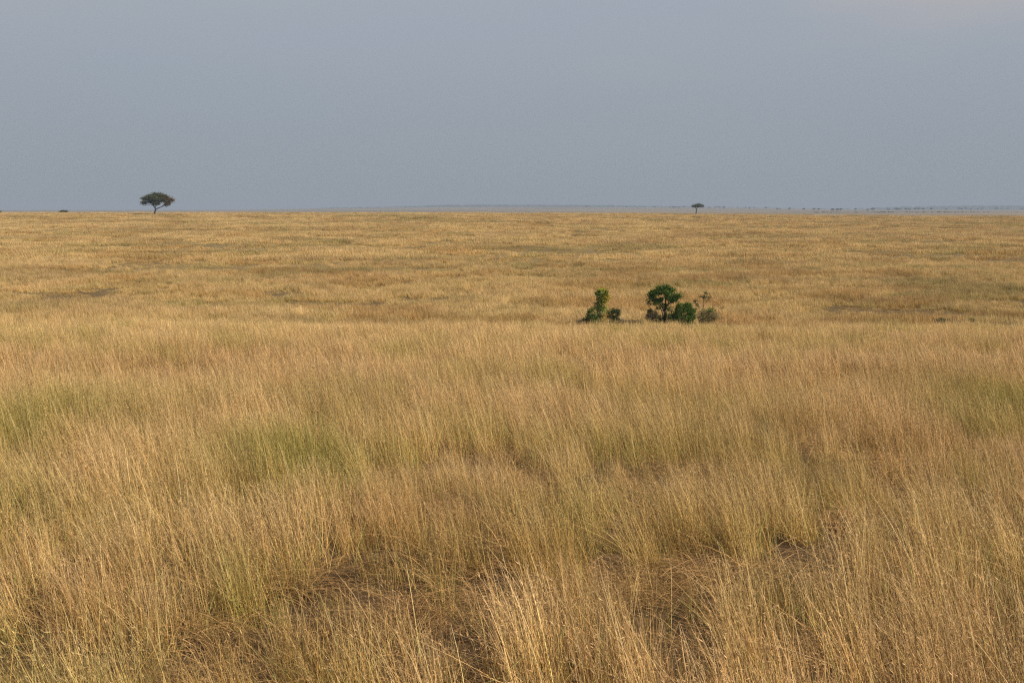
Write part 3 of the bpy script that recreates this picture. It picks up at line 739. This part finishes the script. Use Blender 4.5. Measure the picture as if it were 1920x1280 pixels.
# ------------------------------------------------------------------ the herd: dark grazing animals
HIDE = bark_mat('dark_hide', (.018, .015, .013), (.04, .034, .03))
def make_beast(name, graze):
    """body, neck, head, horns, legs and tail grown as one skinned surface; x is forward"""
    me = bpy.data.meshes.new(name)
    hx, hz = (1.25, .28) if graze else (1.35, 1.15)
    V = [(-.62, 0, 1.08, .25), (-.2, 0, 1.08, .27), (.3, 0, 1.14, .33), (.68, 0, 1.22, .26), (1.0, 0, .92 if graze else 1.25, .17), (hx-.08, 0, hz+.22, .13), (hx+.18, 0, hz-.08, .085),
         (.55, .16, .72, .10), (.55, .16, .36, .055), (.56, .16, .02, .05), (.55, -.16, .72, .10), (.50, -.16, .36, .055), (.46, -.16, .02, .05),
         (-.62, .15, .75, .13), (-.72, .15, .46, .06), (-.66, .15, .02, .05), (-.60, -.15, .75, .13), (-.66, -.15, .46, .06), (-.58, -.15, .02, .05),
         (-.86, 0, 1.05, .05), (-.92, 0, .55, .05),
         (hx-.1, .17, hz+.36, .035), (hx-.08, .24, hz+.55, .02), (hx-.1, -.17, hz+.36, .035), (hx-.08, -.24, hz+.55, .02)]
    E = [(0, 1), (1, 2), (2, 3), (3, 4), (4, 5), (5, 6), (3, 7), (7, 8), (8, 9), (3, 10), (10, 11), (11, 12), (0, 13), (13, 14), (14, 15), (0, 16), (16, 17), (17, 18),
         (0, 19), (19, 20), (5, 21), (21, 22), (5, 23), (23, 24)]
    me.from_pydata([v[:3] for v in V], E, [])
    o = bpy.data.objects.new(name, me); COL.objects.link(o)
    sk = o.modifiers.new('skin', 'SKIN')
    for i, v in enumerate(V): me.skin_vertices[0].data[i].radius = (v[3], v[3])
    me.skin_vertices[0].data[0].use_root = True
    sb = o.modifiers.new('sub', 'SUBSURF'); sb.levels = sb.render_levels = 1
    dg = bpy.context.evaluated_depsgraph_get(); ev = bpy.data.meshes.new_from_object(o.evaluated_get(dg))
    o.modifiers.clear(); o.data = ev; ev.materials.clear(); ev.materials.append(HIDE); ev.name = name
    return o
beasts = [make_beast('wildebeest', True), make_beast('wildebeest', False)]
bu = [False, False]
HERD = 'herd of dark animals grazing across the far plain'
def beast(px, label, d=None, s=None):
    d = d or random.uniform(1640, 1760); i = random.randrange(2); x, y, z = at(px, d)
    if not bu[i]: bu[i] = True; o = beasts[i]
    else: o = beasts[i].copy(); COL.objects.link(o)
    o.location = (x, y, z); o.rotation_euler = (0, 0, random.choice([0, math.pi])+random.gauss(0, .45))
    k = s or random.uniform(1.1, 1.35); o.scale = (k, k, k)
    tag(o, label, 'animal', HERD)
for cols, lab in (((1527.5,), 'lone dark grazing animal at the left end of the herd'),
                  ((1530.5, 1532.5, 1534, 1542, 1543.7, 1545.5), 'dark animal in the two close clusters near the left end of the herd'),
                  ((1551, 1554.5, 1559, 1563.5, 1568, 1572.5), 'dark animal in the loose line right of the two left clusters'),
                  ((1603.5, 1605, 1607.5), 'dark animal in the little group alone in the gap left of the herd middle'),
                  ((1640.5, 1644, 1645.5, 1649, 1651.5, 1655, 1657, 1658.8, 1660.5), 'dark animal in the spread out line at the herd middle'),
                  ((1665.5, 1667.5, 1669.5, 1671.5, 1673.5, 1675), 'dark animal in the tight dark row right of the spread out line'),
                  ((1699.5, 1701, 1706, 1711.5, 1717.5, 1721), 'dark animal in the loose group under the left end of the blue ridge'),
                  ((1730.5, 1732.5, 1734, 1736.5, 1748), 'dark animal in the small clump and its neighbours left of the biggest cluster'),
                  ((1757.5, 1759.2, 1761, 1763, 1770, 1772, 1774, 1776), 'dark animal in the two biggest clusters of the herd'),
                  ((1780, 1784, 1790, 1792, 1796.5, 1805.5, 1812), 'dark animal in the line right of the two biggest clusters'),
                  ((1820.5, 1826), 'dark animal of the well spaced pair toward the right of the herd'),
                  ((1834, 1845, 1853.5), 'small dark animal in the sparse tail at the right of the herd'),
                  ((1908,), 'lone dark animal far right, apart from the herd')):
    for c in cols: beast(c+random.uniform(-.3, .3), lab)
beast(1034, 'tiny dark animal on the central skyline, the left one of two', 1020, 1.0)
beast(1124, 'tiny dark animal on the central skyline, the right one of two', 1020, 1.0)

# ------------------------------------------------------------------ hills on the horizon and their woods
def zat(y, d): return CAMZ-t_of_y(y)*d
RIDGE = [(-300, 394), (300, 394), (600, 393.5), (680, 391), (760, 388.5), (830, 385.8), (930, 385.0), (1050, 385.6), (1180, 387.0), (1300, 389), (1420, 391), (1560, 392.5), (1640, 390.6), (1680, 389),
         (1760, 387.4), (1850, 386.6), (1960, 386.8), (2300, 388)]
rxp = np.array([a for a, _ in RIDGE], float); ryp = np.array([b for _, b in RIDGE], float)
def ridge_z(px, d): 
    y = np.interp(px, rxp, ryp)
    return CAMZ-np.tan(PITCH+np.arctan((y-640)/F))*d
def build_hills():
    cols = np.linspace(-300, 2300, 420); ds = np.linspace(6900, 11300, 24)
    Pc, Dd = np.meshgrid(cols, ds, indexing='ij')
    X = (Pc-960)/F*Dd*math.cos(PITCH); base = ground_z(X, Dd)
    top = ridge_z(Pc, 8300)-3
    k = np.sin(np.clip((Dd-6900)/(11300-6900), 0, 1)**.65*math.pi)
    Z = base-2+np.maximum(top-base+2, 0)*np.clip(k, 0, 1)
    Z += (fbm(X, Dd, 500, 3, 40)-.5)*5*k
    nc, nd = X.shape
    i, j = np.meshgrid(np.arange(nc-1), np.arange(nd-1), indexing='ij')
    Fq = np.stack([i*nd+j, (i+1)*nd+j, (i+1)*nd+j+1, i*nd+j+1], -1).reshape(-1, 4)
    return np.stack([X, Dd, Z], -1).reshape(-1, 3), Fq
m, nt_, b_ = nodes_mat('hill_scrub', 1)
n_ = nt_.nodes.new('ShaderNodeTexNoise'); n_.inputs['Scale'].default_value = .004; n_.inputs['Detail'].default_value = 6
g_ = nt_.nodes.new('ShaderNodeNewGeometry'); nt_.links.new(g_.outputs['Position'], n_.inputs['Vector'])
r_ = nt_.nodes.new('ShaderNodeValToRGB'); nt_.links.new(n_.outputs['Fac'], r_.inputs[0])
r_.color_ramp.elements[0].position = .4; r_.color_ramp.elements[0].color = (.035, .042, .022, 1)
r_.color_ramp.elements[1].position = .65; r_.color_ramp.elements[1].color = (.10, .09, .05, 1)
nt_.links.new(r_.outputs[0], b_.inputs['Base Color'])
V, Fq = build_hills()
hills = mesh_obj('hills', V, Fq, m, smooth=True); tag(hills, kind='structure')
# woods: thousands of leafy crowns along the crest, far off, one mass
r = R_(90); L_ = []
for i in range(1500):
    px = r.uniform(600, 2000)
    if 1320 < px < 1640 and r.random() < .8: continue
    d = r.uniform(7300, 8600); x = (px-960)/F*d*math.cos(PITCH)
    kk = math.sin(((d-6900)/4400)**.65*math.pi); bz_ = float(ground_z(x, d)); z = bz_-2+max(float(ridge_z(px, 8300))-3-bz_+2, 0)*kk
    L_.append((x, d, z+3.5, r.uniform(6, 14), 7, r.uniform(2.0, 4.2), 1))
woods = leaves('distant_woods', L_, 33000, 2.6, LEAF_DARK, None, r, hollow=.1)
tag(woods, 'bluish belt of distant woodland along the hazy ridges', 'woodland', kind='stuff')

# ------------------------------------------------------------------ the air
bpy.ops.mesh.primitive_cube_add(size=1)
hz = bpy.context.active_object; hz.name = 'haze'
zlo, zhi = -13.0, 78.0
hz.scale = (26000, 26000, zhi-zlo); hz.location = (0, 0, (zhi+zlo)/2)
hm = bpy.data.materials.new('haze'); hm.use_nodes = True; hn = hm.node_tree; hn.nodes.clear()
ho = hn.nodes.new('ShaderNodeOutputMaterial'); pv = hn.nodes.new('ShaderNodeVolumePrincipled')
pv.inputs['Density'].default_value = 1.8e-4; pv.inputs['Color'].default_value = (.405, .475, .59, 1)
pv.inputs['Anisotropy'].default_value = 0.0
hn.links.new(pv.outputs[0], ho.inputs['Volume']); hz.data.materials.append(hm)
tag(hz, 'thin blue grey haze lying over the far plain and ridges', 'haze', kind='stuff')
